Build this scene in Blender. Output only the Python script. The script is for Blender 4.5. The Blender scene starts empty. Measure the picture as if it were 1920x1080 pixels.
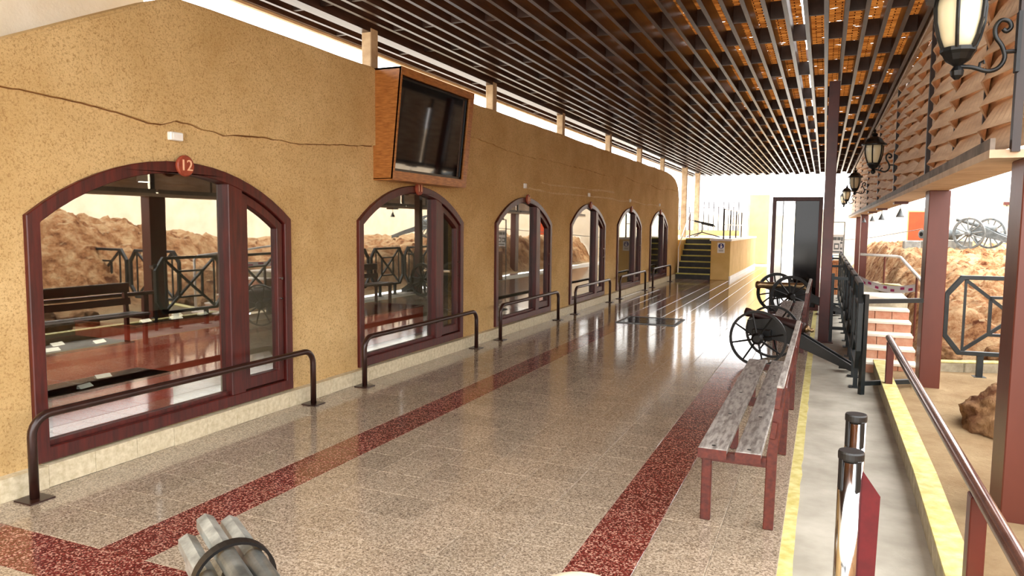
import bpy, bmesh, math, random
from mathutils import Vector, Matrix, noise
from mathutils.geometry import tessellate_polygon
R_ = random.Random(7)
PI = math.pi
scn = bpy.context.scene
COL = scn.collection

# ------------------------------------------------------------------ camera
YAW, PITCH, ROLL = math.radians(23.0743), math.radians(4.9287), math.radians(0.6)
fw = Vector((-math.sin(YAW)*math.cos(PITCH), math.cos(YAW)*math.cos(PITCH), -math.sin(PITCH)))
r0 = Vector((math.cos(YAW), math.sin(YAW), 0)); u0 = r0.cross(fw)
rt = r0*math.cos(ROLL)+u0*math.sin(ROLL); up = u0*math.cos(ROLL)-r0*math.sin(ROLL)
cd = bpy.data.cameras.new('camera'); cam = bpy.data.objects.new('camera', cd); COL.objects.link(cam)
m3 = Matrix((rt, up, -fw)).transposed()
cam.matrix_world = Matrix.Translation((0, 0, 1.65)) @ m3.to_4x4()
cd.sensor_width = 36; cd.lens = 1370/1920*36; cd.clip_start = .02; cd.clip_end = 300
scn.camera = cam
# ------------------------------------------------------------------ sky, sun, exposure
w = bpy.data.worlds.new('world'); scn.world = w; w.use_nodes = True
bg = w.node_tree.nodes['Background']; bg.inputs[0].default_value = (1, .995, .985, 1); bg.inputs[1].default_value = 3.4
sd = bpy.data.lights.new('sun', 'SUN'); sd.energy = 3.2; sd.angle = math.radians(12); sd.color = (1, .95, .86)
sun = bpy.data.objects.new('sun', sd); COL.objects.link(sun)
sun.rotation_euler = Vector((-.42, .1, .9)).to_track_quat('Z', 'Y').to_euler()
vs = scn.view_settings; vs.view_transform = 'Standard'; vs.look = 'None'; vs.gamma = 1; vs.exposure = 0.9; vs.use_curve_mapping = False

# ------------------------------------------------------------------ materials
def lin(c):
    return tuple((x/255/12.92 if x/255 <= .04045 else ((x/255+.055)/1.055)**2.4) for x in c)
def new_mat(name):
    m = bpy.data.materials.new(name); m.use_nodes = True
    nt = m.node_tree; b = nt.nodes['Principled BSDF']
    return m, nt, b
def N(nt, t, **kw):
    n = nt.nodes.new(t)
    for k, v in kw.items():
        setattr(n, k, v)
    return n
def pos(nt, scale=(1, 1, 1)):
    g = N(nt, 'ShaderNodeNewGeometry'); mp = N(nt, 'ShaderNodeMapping'); mp.inputs['Scale'].default_value = scale
    nt.links.new(g.outputs['Position'], mp.inputs['Vector']); return mp.outputs[0]
def nz(nt, vec, scale, detail=4, rough=.6):
    n = N(nt, 'ShaderNodeTexNoise'); n.inputs['Scale'].default_value = scale; n.inputs['Detail'].default_value = detail
    n.inputs['Roughness'].default_value = rough; nt.links.new(vec, n.inputs['Vector']); return n.outputs['Fac']
def ramp(nt, fac, stops):
    r = N(nt, 'ShaderNodeValToRGB'); el = r.color_ramp.elements
    while len(el) < len(stops): el.new(.5)
    for e, (p, c) in zip(el, stops): e.position = p; e.color = (*c, 1)
    nt.links.new(fac, r.inputs[0]); return r.outputs[0]
def mixc(nt, fac, a, b):
    m = N(nt, 'ShaderNodeMix', data_type='RGBA')
    for s, v in ((0, fac), (6, a), (7, b)):
        if hasattr(v, 'links'): nt.links.new(v, m.inputs[s])
        elif isinstance(v, (int, float)): m.inputs[s].default_value = v
        else: m.inputs[s].default_value = (*v, 1)
    return m.outputs[2]
def bump(nt, b, h, strength, dist=.01):
    n = N(nt, 'ShaderNodeBump'); n.inputs['Strength'].default_value = strength; n.inputs['Distance'].default_value = dist
    nt.links.new(h, n.inputs['Height']); nt.links.new(n.outputs[0], b.inputs['Normal'])
def pm(name, c1, c2=None, rough=.6, metal=0, scale=6, bscale=None, bstr=.3, bdist=.01, stretch=(1, 1, 1), spec=.5, lo=.35, hi=.65):
    m, nt, b = new_mat(name)
    b.inputs['Roughness'].default_value = rough; b.inputs['Metallic'].default_value = metal
    b.inputs['Specular IOR Level'].default_value = spec
    if c2 is None: b.inputs['Base Color'].default_value = (*lin(c1), 1)
    else:
        nt.links.new(ramp(nt, nz(nt, pos(nt, stretch), scale), [(lo, lin(c1)), (hi, lin(c2))]), b.inputs['Base Color'])
    if bscale: bump(nt, b, nz(nt, pos(nt, stretch), bscale, 6, .7), bstr, bdist)
    return m
M = {}
# rough ochre plaster: two tones, coarse trowel relief and fine grit
m, nt, b = new_mat('ochre_plaster'); M['plaster'] = m; b.inputs['Roughness'].default_value = .95; b.inputs['Specular IOR Level'].default_value = .1
p = pos(nt); base = ramp(nt, nz(nt, p, 1.3, 6, .65), [(.3, lin((200, 164, 108))), (.7, lin((228, 196, 142)))])
spk = nz(nt, p, 75, 5, .75); c = mixc(nt, ramp(nt, spk, [(.34, (0, 0, 0)), (.5, (1, 1, 1))]), lin((164, 126, 76)), base)
nt.links.new(c, b.inputs['Base Color'])
mm = N(nt, 'ShaderNodeMath', operation='ADD'); nt.links.new(nz(nt, p, 70, 6, .75), mm.inputs[0]); nt.links.new(nz(nt, p, 5, 3), mm.inputs[1])
bump(nt, b, mm.outputs[0], .8, .016)
M['cream'] = pm('cream_plaster', (236, 222, 196), (248, 238, 218), .9, 0, 2, 14, .5, .012)
M['inner_wall'] = pm('museum_wall', (150, 140, 122), (165, 154, 134), .9, 0, 2)
M['inner_floor'] = pm('museum_floor', (150, 158, 150), (176, 182, 172), .35, 0, 3)
M['frame'] = pm('mahogany_frame', (54, 12, 9), (84, 23, 16), .42, 0, 5, 60, .15, .004, (6, 6, .6))
M['pipe'] = pm('brown_pipe', (40, 22, 18), (58, 33, 26), .3, .2, 8)
M['steel_brown'] = pm('brown_painted_steel', (82, 35, 23), (96, 44, 31), .4, 0, 3, 30, .1, .004, (1, 1, .3))
M['steel_dark'] = pm('dark_brown_steel', (34, 19, 16), (46, 26, 21), .45, 0, 4)
M['red_steel'] = pm('red_brown_steel', (70, 20, 14), (88, 28, 19), .38, 0, 3)
M['black'] = pm('black_iron', (9, 9, 10), (18, 19, 20), .38, .3, 12)
M['fence'] = pm('charcoal_fence_paint', (24, 29, 31), (38, 44, 46), .4, .2, 6)
M['iron'] = pm('cast_iron', (16, 14, 14), (28, 24, 23), .45, .5, 14, 40, .2, .003)
M['rust'] = pm('rusty_iron', (34, 16, 15), (54, 26, 23), .5, .3, 14, 40, .2, .003)
M['brass'] = pm('bronze_barrel', (112, 90, 64), (150, 126, 94), .28, .9, 10)
M['gunmetal'] = pm('bare_gun_steel', (96, 100, 98), (176, 180, 176), .3, .6, 14)
M['chrome'] = pm('chrome', (205, 205, 205), None, .1, 1.0)
M['rubber'] = pm('black_plastic', (18, 18, 19), None, .4)
M['belt'] = pm('red_belt', (74, 2, 5), (88, 4, 8), .8, 0, 20)
M['bench_red'] = pm('bench_red_paint', (68, 21, 13), (96, 36, 22), .4, 0, 6, 50, .15, .003, (6, 1, 6))
M['seat'] = pm('weathered_grey_plank', (112, 104, 98), (168, 162, 155), .55, 0, 9, 40, .3, .004, (5, .8, 5), lo=.38, hi=.6)
M['batten'] = pm('batten_wood', (46, 29, 23), (80, 56, 46), .34, 0, 6, 40, .06, .004, (6, .6, 6))
M['nog'] = pm('nogging_wood', (40, 25, 19), (66, 44, 35), .5, 0, 6)
M['slat'] = pm('woven_slat_wood', (206, 170, 138), (238, 208, 176), .6, 0, 2.2, 30, .15, .004, (3, 1, 6))
M['greyboard'] = pm('stained_board', (92, 80, 70), (134, 120, 108), .7, 0, 5)
M['beam'] = pm('pale_beam', (188, 160, 132), (210, 186, 160), .7, 0, 4)
M['plywood'] = pm('varnished_plywood', (136, 80, 32), (178, 116, 58), .35, 0, 5, None, 0, 0, (2, 2, 14))
M['postwood'] = pm('pale_wood_post', (170, 140, 104), (200, 172, 136), .7, 0, 6)
M['tv'] = pm('tv_bezel', (14, 14, 15), None, .3)
M['screen'] = pm('black_glass_screen', (4, 4, 5), None, .04, 0, spec=.9)
M['plaque'] = pm('plaque_wood', (126, 48, 28), (150, 66, 40), .5, 0, 14)
M['digit'] = pm('plaque_digits', (226, 176, 140), None, .5)
M['white'] = pm('white_plastic', (232, 230, 224), None, .5)
M['whitepaint'] = pm('white_paint', (228, 222, 214), (240, 236, 230), .5, 0, 5)
M['salmon'] = pm('salmon_plinth', (200, 78, 54), (212, 92, 66), .6, 0, 2)
M['concrete'] = pm('walkway_concrete', (150, 144, 130), (180, 174, 160), .85, 0, 2.2, 60, .35, .006)
M['kerb'] = pm('kerb_concrete', (150, 140, 118), (180, 170, 146), .9, 0, 12, 50, .5, .006)
M['yellow'] = pm('worn_yellow_paint', (184, 168, 92), (212, 202, 140), .7, 0, 14, 50, .3, .004)
M['paving'] = pm('pale_paving', (214, 206, 192), (226, 220, 208), .6, 0, 1)
M['ochre_paint'] = pm('ochre_painted_wall', (206, 168, 96), (220, 184, 116), .8, 0, 2, 20, .2, .006)
M['pale_yellow'] = pm('pale_yellow_wall', (204, 170, 112), (214, 184, 130), .85, 0, 1)
M['step'] = pm('dark_step', (26, 24, 24), (44, 40, 38), .5, 0, 8)
M['nosing'] = pm('yellow_nosing', (176, 168, 84), (196, 188, 104), .6, 0, 9)
M['orange'] = pm('orange_door', (176, 58, 14), (186, 68, 20), .6, 0, 3)
M['brickred'] = pm('brick_riser', (186, 124, 96), (206, 160, 132), .85, 0, 8, 30, .4, .008)
M['tread'] = pm('pale_tread', (222, 208, 190), (238, 228, 214), .8, 0, 5)
M['crate'] = pm('crate_wood', (150, 88, 44), (184, 118, 66), .5, 0, 6, None, 0, 0, (1, 1, 6))
M['cloth'] = pm('blue_cloth', (40, 126, 176), None, .8)
M['tape'] = pm('white_tape', (240, 236, 240), None, .45)
M['tapeprint'] = pm('magenta_print', (176, 40, 108), None, .5)
M['print'] = pm('grey_print', (104, 108, 106), None, .6)
M['sign_blue'] = pm('sign_blue', (34, 52, 132), None, .5)
M['beige'] = pm('pale_bare_wood', (206, 186, 160), (224, 206, 182), .6, 0, 9, 30, .15, .004, (1, 6, 1))
M['grout'] = pm('pale_grout', (176, 164, 146), None, .5)
M['skirt'] = pm('skirting_terrazzo', (186, 172, 140), (214, 202, 174), .45, 0, 26)
M['stone'] = pm('grey_stone', (120, 122, 120), (156, 156, 150), .85, 0, 8, 30, .5, .01)
M['darkpanel'] = pm('dark_glass_panel', (14, 11, 10), (24, 18, 16), .1, 0, 2, spec=.25)
M['lampglass'] = pm('cream_lamp_glass', (238, 226, 190), None, .25)
M['greyiron'] = pm('grey_painted_iron', (84, 90, 92), (120, 126, 128), .5, .2, 10)
def terrazzo(name, cols, rough):
    m, nt, b = new_mat(name); v = N(nt, 'ShaderNodeTexVoronoi'); v.inputs['Scale'].default_value = 130
    nt.links.new(pos(nt), v.inputs['Vector']); sp = N(nt, 'ShaderNodeSeparateColor'); nt.links.new(v.outputs['Color'], sp.inputs[0])
    chips = ramp(nt, sp.outputs[0], cols)
    oi = N(nt, 'ShaderNodeObjectInfo'); mr = N(nt, 'ShaderNodeMapRange'); mr.inputs[3].default_value = .9; mr.inputs[4].default_value = 1.06
    nt.links.new(oi.outputs['Random'], mr.inputs[0])
    mu = N(nt, 'ShaderNodeMix', data_type='RGBA', blend_type='MULTIPLY'); mu.inputs[0].default_value = 1
    nt.links.new(chips, mu.inputs[6]); nt.links.new(mr.outputs[0], mu.inputs[7]); nt.links.new(mu.outputs[2], b.inputs['Base Color'])
    r = N(nt, 'ShaderNodeMapRange'); r.inputs[3].default_value = rough*.7; r.inputs[4].default_value = rough*1.5
    nt.links.new(nz(nt, pos(nt), 2.5, 5), r.inputs[0]); nt.links.new(r.outputs[0], b.inputs['Roughness'])
    b.inputs['Specular IOR Level'].default_value = .75
    bump(nt, b, nz(nt, pos(nt), 7, 2), .02, .01)
    return m
M['tile'] = terrazzo('terrazzo_tan', [(0, lin((104, 90, 76))), (.22, lin((134, 118, 100))), (.5, lin((150, 134, 114))), (.85, lin((180, 164, 144)))], .085)
M['tile_red'] = terrazzo('terrazzo_red', [(0, lin((66, 24, 20))), (.3, lin((92, 36, 31))), (.7, lin((118, 56, 48))), (.9, lin((180, 140, 122)))], .11)
# reflective shop-window glass
m, nt, b = new_mat('window_glass'); M['glass'] = m; nt.nodes.remove(b); out = nt.nodes['Material Output']
tr = N(nt, 'ShaderNodeBsdfTransparent'); tr.inputs[0].default_value = (.86, .88, .86, 1)
gl = N(nt, 'ShaderNodeBsdfGlossy'); gl.inputs['Roughness'].default_value = .012; gl.inputs[0].default_value = (.97, .95, .9, 1)
fr = N(nt, 'ShaderNodeFresnel'); fr.inputs[0].default_value = 3.8
bp = N(nt, 'ShaderNodeBump'); bp.inputs['Strength'].default_value = .02; bp.inputs['Distance'].default_value = .02
nt.links.new(nz(nt, pos(nt), 1.6, 1), bp.inputs['Height']); nt.links.new(bp.outputs[0], gl.inputs['Normal'])
gb = N(nt, 'ShaderNodeNewGeometry'); iv = N(nt, 'ShaderNodeMath', operation='SUBTRACT'); iv.inputs[0].default_value = 1; nt.links.new(gb.outputs['Backfacing'], iv.inputs[1])
fm = N(nt, 'ShaderNodeMath', operation='MULTIPLY'); nt.links.new(fr.outputs[0], fm.inputs[0]); nt.links.new(iv.outputs[0], fm.inputs[1])   # one coated face reflects
mx = N(nt, 'ShaderNodeMixShader'); nt.links.new(fm.outputs[0], mx.inputs[0]); nt.links.new(tr.outputs[0], mx.inputs[1]); nt.links.new(gl.outputs[0], mx.inputs[2])
nt.links.new(mx.outputs[0], out.inputs[0])
m, nt, b = new_mat('frosted_glass'); M['frosted'] = m; b.inputs['Base Color'].default_value = (.45, .47, .47, 1); b.inputs['Roughness'].default_value = .15; b.inputs['Alpha'].default_value = .55
# woven reed mat: translucent, with pin holes between the reeds
m, nt, b = new_mat('reed_mat'); M['mat'] = m; nt.nodes.remove(b); out = nt.nodes['Material Output']
pv = pos(nt); br = N(nt, 'ShaderNodeTexBrick'); br.inputs['Scale'].default_value = 1; br.inputs['Brick Width'].default_value = .13; br.inputs['Row Height'].default_value = .055
br.inputs['Mortar Size'].default_value = .006; br.inputs['Color1'].default_value = (*lin((206, 130, 58)), 1); br.inputs['Color2'].default_value = (*lin((138, 74, 28)), 1); br.inputs['Mortar'].default_value = (*lin((60, 30, 14)), 1)
nt.links.new(pv, br.inputs['Vector'])
di = N(nt, 'ShaderNodeBsdfDiffuse'); ta = N(nt, 'ShaderNodeBsdfTranslucent'); nt.links.new(br.outputs[0], di.inputs[0]); nt.links.new(br.outputs[0], ta.inputs[0])
m1 = N(nt, 'ShaderNodeMixShader'); m1.inputs[0].default_value = .11; nt.links.new(di.outputs[0], m1.inputs[1]); nt.links.new(ta.outputs[0], m1.inputs[2])
vo = N(nt, 'ShaderNodeTexVoronoi'); vo.inputs['Scale'].default_value = 1
mp = N(nt, 'ShaderNodeMapping'); mp.inputs['Scale'].default_value = (26, 60, 1); nt.links.new(pv, mp.inputs[0]); nt.links.new(mp.outputs[0], vo.inputs['Vector'])
sp = N(nt, 'ShaderNodeSeparateColor'); nt.links.new(vo.outputs['Color'], sp.inputs[0])
gt = N(nt, 'ShaderNodeMath', operation='LESS_THAN'); gt.inputs[1].default_value = .006; nt.links.new(sp.outputs[0], gt.inputs[0])
tp = N(nt, 'ShaderNodeBsdfTransparent'); m2 = N(nt, 'ShaderNodeMixShader'); nt.links.new(gt.outputs[0], m2.inputs[0]); nt.links.new(m1.outputs[0], m2.inputs[1]); nt.links.new(tp.outputs[0], m2.inputs[2])
nt.links.new(m2.outputs[0], out.inputs[0])
# sand and rock by slope
m, nt, b = new_mat('sand_and_rock'); M['sand'] = m; b.inputs['Roughness'].default_value = .95; b.inputs['Specular IOR Level'].default_value = .1
p = pos(nt); sandc = ramp(nt, nz(nt, p, 1.2, 8, .7), [(.32, lin((170, 138, 100))), (.65, lin((206, 178, 138)))])
rockc = ramp(nt, nz(nt, p, 3.5, 8, .75), [(.36, lin((92, 50, 30))), (.47, lin((166, 118, 80))), (.62, lin((206, 172, 130)))])
g = N(nt, 'ShaderNodeNewGeometry'); sx = N(nt, 'ShaderNodeSeparateXYZ'); nt.links.new(g.outputs['True Normal'], sx.inputs[0])
nt.links.new(mixc(nt, ramp(nt, sx.outputs[2], [(.8, (1, 1, 1)), (.97, (0, 0, 0))]), sandc, rockc), b.inputs['Base Color'])
bump(nt, b, nz(nt, p, 9, 9, .75), 1, .09)
M['rock'] = pm('orange_rock', (92, 58, 38), (160, 124, 88), .95, 0, 5, 14, .9, .04, spec=.1)

# ------------------------------------------------------------------ mesh helpers
def link(name, me, mat, parent=None, smooth=False):
    if mat is not None and not me.materials: me.materials.append(mat)
    if smooth:
        for q in me.polygons: q.use_smooth = True
    o = bpy.data.objects.new(name, me); COL.objects.link(o)
    if parent is not None: o.parent = parent
    return o
class MB:
    def __init__(s): s.v = []; s.f = []
    def add(s, v, f):
        k = len(s.v); s.v += [tuple(a) for a in v]; s.f += [tuple(i+k for i in q) for q in f]; return s
    def box(s, x0, x1, y0, y1, z0, z1):
        return s.add([(x0,y0,z0),(x1,y0,z0),(x1,y1,z0),(x0,y1,z0),(x0,y0,z1),(x1,y0,z1),(x1,y1,z1),(x0,y1,z1)],
                     [(0,3,2,1),(4,5,6,7),(0,1,5,4),(1,2,6,5),(2,3,7,6),(3,0,4,7)])
    def bar(s, p, q, wd, ht, upv=(0, 0, 1)):
        p, q = Vector(p), Vector(q); d = (q-p).normalized(); u = Vector(upv)
        if abs(d.dot(u)) > .98: u = Vector((0, 1, 0))
        a = d.cross(u).normalized()*wd/2; c = a.normalized().cross(d).normalized()*ht/2
        vs = [e+i*a+j*c for e in (p, q) for i, j in ((-1,-1),(1,-1),(1,1),(-1,1))]
        return s.add(vs, [(0,1,2,3),(7,6,5,4),(0,4,5,1),(1,5,6,2),(2,6,7,3),(3,7,4,0)])
    def tube(s, pts, r, n=10, closed=False):
        pts = [Vector(p) for p in pts]; L = len(pts); rs = r if isinstance(r, (list, tuple)) else [r]*L
        vs = []; fs = []; prev = None
        for i, p in enumerate(pts):
            if closed: d = pts[(i+1) % L]-pts[i-1]
            else: d = pts[min(i+1, L-1)]-pts[max(i-1, 0)]
            d.normalize()
            if prev is None:
                u = Vector((0, 0, 1)) if abs(d.z) < .9 else Vector((1, 0, 0))
                a = d.cross(u).normalized()
            else: a = (prev-d*prev.dot(d)).normalized()
            prev = a; c = d.cross(a)
            for k in range(n):
                t = 2*PI*k/n; vs.append(p+(a*math.cos(t)+c*math.sin(t))*rs[i])
        for i in range(L if closed else L-1):
            for k in range(n):
                j = (i+1) % L; fs.append((i*n+k, i*n+(k+1) % n, j*n+(k+1) % n, j*n+k))
        if not closed: fs += [tuple(range(n))[::-1], tuple((L-1)*n+k for k in range(n))]
        return s.add(vs, fs)
    def lathe(s, prof, n=16, loc=(0, 0, 0), axis=(0, 0, 1)):
        q = Vector((0, 0, 1)).rotation_difference(Vector(axis).normalized()).to_matrix(); loc = Vector(loc)
        vs = [loc+q @ Vector((r*math.cos(2*PI*k/n), r*math.sin(2*PI*k/n), z)) for r, z in prof for k in range(n)]
        fs = [(i*n+k, i*n+(k+1) % n, (i+1)*n+(k+1) % n, (i+1)*n+k) for i in range(len(prof)-1) for k in range(n)]
        fs += [tuple(range(n))[::-1], tuple((len(prof)-1)*n+k for k in range(n))]
        return s.add(vs, fs)
    def prism(s, loops, fn, d0, d1):
        # loops: outline then holes, 2-D; fn(a, b, d) -> xyz
        flat = [q for l in loops for q in l]; tris = tessellate_polygon([[Vector((a, b, 0)) for a, b in l] for l in loops])
        n = len(flat); vs = [fn(a, b, d0) for a, b in flat]+[fn(a, b, d1) for a, b in flat]
        fs = [tuple(t) for t in tris]+[tuple(i+n for i in t[::-1]) for t in tris]
        k = 0
        for l in loops:
            L = len(l)
            for i in range(L): fs.append((k+i, k+(i+1) % L, n+k+(i+1) % L, n+k+i))
            k += L
        return s.add(vs, fs)
    def mesh(s, name):
        me = bpy.data.meshes.new(name); me.from_pydata(s.v, [], s.f)
        bm = bmesh.new(); bm.from_mesh(me); bmesh.ops.recalc_face_normals(bm, faces=bm.faces); bm.to_mesh(me); bm.free(); return me
    def build(s, name, mat, parent=None, smooth=False, bevel=0):
        o = link(name, s.mesh(name), M[mat] if isinstance(mat, str) else mat, parent, smooth)
        if bevel:
            md = o.modifiers.new('bevel', 'BEVEL'); md.width = bevel; md.segments = 1; md.limit_method = 'ANGLE'
        return o
YZ = lambda a, b, d: (d, a, b)
XZ = lambda a, b, d: (a, d, b)
XY = lambda a, b, d: (a, b, d)
def tag(o, label=None, cat=None, group=None, kind=None):
    if label: o['label'] = label
    if cat: o['category'] = cat
    if group: o['group'] = group
    if kind: o['kind'] = kind
    return o
def thing(name, label, cat, loc=(0, 0, 0), rz=0, group=None, kind=None):
    o = bpy.data.objects.new(name, None); COL.objects.link(o); o.location = loc; o.rotation_euler = (0, 0, rz); o.empty_display_size = .1
    return tag(o, label, cat, group, kind)
def kids(o): return [c for c in bpy.data.objects if c.parent == o]
def copy_tree(o, parent=None):
    c = o.copy(); COL.objects.link(c); c.parent = parent
    for ch in kids(o): copy_tree(ch, c)
    return c
def spl(P, k=4):
    P = [Vector(q) for q in P]; out = []
    for i in range(len(P)-1):
        a, b_, c_, d_ = P[max(i-1, 0)], P[i], P[i+1], P[min(i+2, len(P)-1)]
        for j in range(k):
            t = j/k; out.append(.5*((2*b_)+(c_-a)*t+(2*a-5*b_+4*c_-d_)*t*t+(3*b_-a-3*c_+d_)*t**3))
    return out+[P[-1]]
def arcpts(cx, cz, r, a0, a1, n):
    return [(cx+r*math.cos(a0+(a1-a0)*i/n), cz+r*math.sin(a0+(a1-a0)*i/n)) for i in range(n+1)]

# ================================================================== STRUCTURE
WX = -4.42                       # face of the long ochre wall
WINY = [2.89, 6.29, 9.70, 13.12, 16.51, 19.98]; WW = 2.36
SPR, APX, BOT = 1.68, 2.09, .15
def arch(y0, y1, inset, bot, n=18):
    # segment-arched opening outline, inset from the outer opening y0..y1
    hw = (y1-y0)/2; cy = (y0+y1)/2; rise = APX-SPR; Rr = (hw*hw+rise*rise)/(2*rise); cz = APX-Rr
    Ri = Rr-inset; hwi = hw-inset; a = math.asin(hwi/Ri)
    top = [(cy+Ri*math.sin(a-2*a*i/n), cz+Ri*math.cos(a-2*a*i/n)) for i in range(n+1)]
    return [(y0+inset, bot), (y1-inset, bot)]+top, (lambda y: cz+math.sqrt(max(Ri*Ri-(y-cy)**2, 0)))
top_line = [(24.25, 0), (24.2, 2.55), (24.0, 2.9), (23.5, 3.13), (22.7, 3.24)]
y = 22.0
while y > 4.1:
    top_line.append((y, 3.275+.02*noise.noise(Vector((y*1.7, 0, 0))))); y -= .4
top_line += [(4.05, 3.27), (3.9, 3.21), (3.5, 3.02), (2.9, 2.73), (2.0, 2.3), (1.0, 1.95), (-4, 1.9)]
outline = [(-4, 0)]+top_line
holes = [arch(y0, y0+WW, 0, BOT)[0] for y0 in WINY]
wall = MB().prism([outline]+holes, YZ, WX-.2, WX).build('wall_left', 'plaster')
tag(wall, 'long rough ochre plaster wall with six arched window openings', 'wall', kind='structure')
# the thicker upper coat of plaster ends in a ragged ledge across the wall
led = [(-1, 2.35), (1.6, 2.42), (2.9, 2.42), (3.1, 2.41), (3.3, 2.4), (3.55, 2.38), (3.8, 2.34), (3.9, 2.345), (4.03, 2.39), (4.25, 2.36), (4.5, 2.335), (4.7, 2.36), (5.0, 2.37), (5.4, 2.36), (5.9, 2.41), (6.3, 2.44), (6.62, 2.47)]
rag = []
for i in range(len(led)-1):
    (a, b_), (c_, d_) = led[i], led[i+1]; k = max(1, int((c_-a)/.05))
    for j in range(k):
        t = j/k; yy = a+(c_-a)*t; rag.append((yy, b_+(d_-b_)*t+.012*noise.noise(Vector((yy*9, 3, 0)))))
rag += [(6.62, 2.47), (7.2, 2.62), (8.2, 2.72)]
yy = 8.3
while yy < 23.9: rag.append((yy, 2.76+.1*noise.noise(Vector((yy*.5, 8, 0)))+.02*noise.noise(Vector((yy*6, 3, 0))))); yy += .08
tops = [(23.7, 2.98), (23.3, 3.13)]+[(q[0], q[1]-.02) for q in top_line if 2.9 < q[0] < 23 and q[1] > 2.8]+[(2.9, 2.71), (2.0, 2.44)]
led_poly = [q for q in rag if q[0] > 2.0]+tops
MB().prism([led_poly], YZ, WX-.001, WX+.028).build('plaster_coat', 'plaster', wall)
M['crack_shade'] = pm('shaded_crack_earth', (104, 68, 34), (126, 84, 44), .95, 0, 20)
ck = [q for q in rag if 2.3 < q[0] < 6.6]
MB().prism([[(a, b_+.004) for a, b_ in ck]+[(a, b_-max(.002, .007+.008*noise.noise(Vector((a*2.2, 9, 0))))) for a, b_ in ck[::-1]]], YZ, WX-.001, WX+.004).build('shaded_crack', 'crack_shade', wall)  # dark ribbon under the ledge: a crack, with ledge shade put into its colour
M['salt'] = pm('salt_bloom', (206, 176, 122), (226, 202, 156), .95, 0, 20, 60, .6, .01)
for (ya, yb, zz) in ((11.6, 16.2, 2.38), (10.9, 21.8, 2.24)):
    lo_, hi_ = [], []; yy = ya
    while yy < yb:
        zc = zz+.05*noise.noise(Vector((yy*.7, zz, 0)))+.012*noise.noise(Vector((yy*6, zz, 1))); hw = max(.002, .012+.014*noise.noise(Vector((yy*3, zz, 4))))
        lo_.append((yy, zc-hw)); hi_.append((yy, zc+hw)); yy += .09
    MB().prism([lo_+hi_[::-1]], YZ, WX-.001, WX+.008).build('salt_streak', 'salt', wall)
# pale wall behind, upper left
cw = MB(); cw.prism([[(-6, 1.5), (2.2, 1.5), (2.2, 2.52), (4.25, 2.52), (4.25, 3.36), (4.15, 5), (-6, 5)]], YZ, -5.25, -4.95)
tag(cw.build('wall_back', 'cream'), 'rough cream plaster wall rising behind the ochre wall, upper left', 'wall', kind='structure')

# ---- floor
T = .316; FX0 = -1.09-11*T; FY0 = 2.15
fl = MB().box(-4.62, -.142, -4, 33, -.2, -.004).build('floor', 'grout')
tag(fl, 'polished terrazzo floor with two dark red border strips', 'floor', kind='structure')
tile_me = {}
def tile_mesh(wd, dp):
    key = (round(wd, 3), round(dp, 3))
    if key not in tile_me:
        h = .0016; b_ = .002
        v = [(h, h, -.02), (wd-h, h, -.02), (wd-h, dp-h, -.02), (h, dp-h, -.02), (h, h, -b_), (wd-h, h, -b_), (wd-h, dp-h, -b_), (h, dp-h, -b_),
             (h+b_, h+b_, 0), (wd-h-b_, h+b_, 0), (wd-h-b_, dp-h-b_, 0), (h+b_, dp-h-b_, 0)]
        f = [(0,3,2,1)]+[(i, (i+1) % 4, 4+(i+1) % 4, 4+i) for i in range(4)]+[(4+i, 4+(i+1) % 4, 8+(i+1) % 4, 8+i) for i in range(4)]+[(8,9,10,11)]
        tile_me[key] = MB().add(v, f)
    return tile_me[key]
cells = []
cols = [(-1.09+i*T, T) for i in range(-10, 3)]
cols.append((-4.345, (-1.09-10*T)+4.345))
for r in range(-19, 97):
    yy = FY0+r*T
    for cx_, wd in cols:
        red = abs(cx_+1.09) < .01 or abs(cx_-(-1.09-7*T)) < .01 or r == 0
        cells.append((cx_, yy, wd, red))
vis = sorted([q for q in cells if q[1] > 2.0 and (q[1] > 2.4 or q[0] < -2.2)], key=lambda q: q[1]+.25*abs(q[0]+1.5))
near = set(id(q) for q in vis[:300])
shared = {}
rest = {False: MB(), True: MB()}
for q in cells:
    cx_, yy, wd, red = q; tm = tile_mesh(wd, T)
    if id(q) in near:
        key = (round(wd, 3), red)
        if key not in shared:
            me = tm.mesh('tile'); me.materials.append(M['tile_red' if red else 'tile']); shared[key] = me
        o = bpy.data.objects.new('tile', shared[key]); COL.objects.link(o); o.parent = fl
        o.location = (cx_, yy, R_.uniform(-.0004, .0004)); o.rotation_euler = (R_.uniform(-.0008, .0008), R_.uniform(-.0008, .0008), 0)
    else:
        rest[red].add([(a+cx_, b_+yy, c_) for a, b_, c_ in tm.v], tm.f)
for red in (False, True):
    o = rest[red].build('distant_tiles', 'tile_red' if red else 'tile', fl); o['kind'] = 'stuff'
# ---- skirting of cut terrazzo pieces along the foot of the wall
sk = thing('baseboard_left', 'low skirting of pale terrazzo pieces along the ochre wall', 'baseboard', kind='structure')
sme = MB().box(-4.45, -4.345, .0016, T-.0016, 0, .138).mesh('skirting_tile'); sme.materials.append(M['skirt'])
for i in range(72):
    o = bpy.data.objects.new('skirting_tile', sme); COL.objects.link(o); o.parent = sk; o.location = (R_.uniform(-.002, .002), 1.35+i*T, R_.uniform(-.002, .002))
MB().box(-4.46, -4.351, 1.35, 24.1, .001, .134).build('skirting_bed', 'grout', sk)
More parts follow.
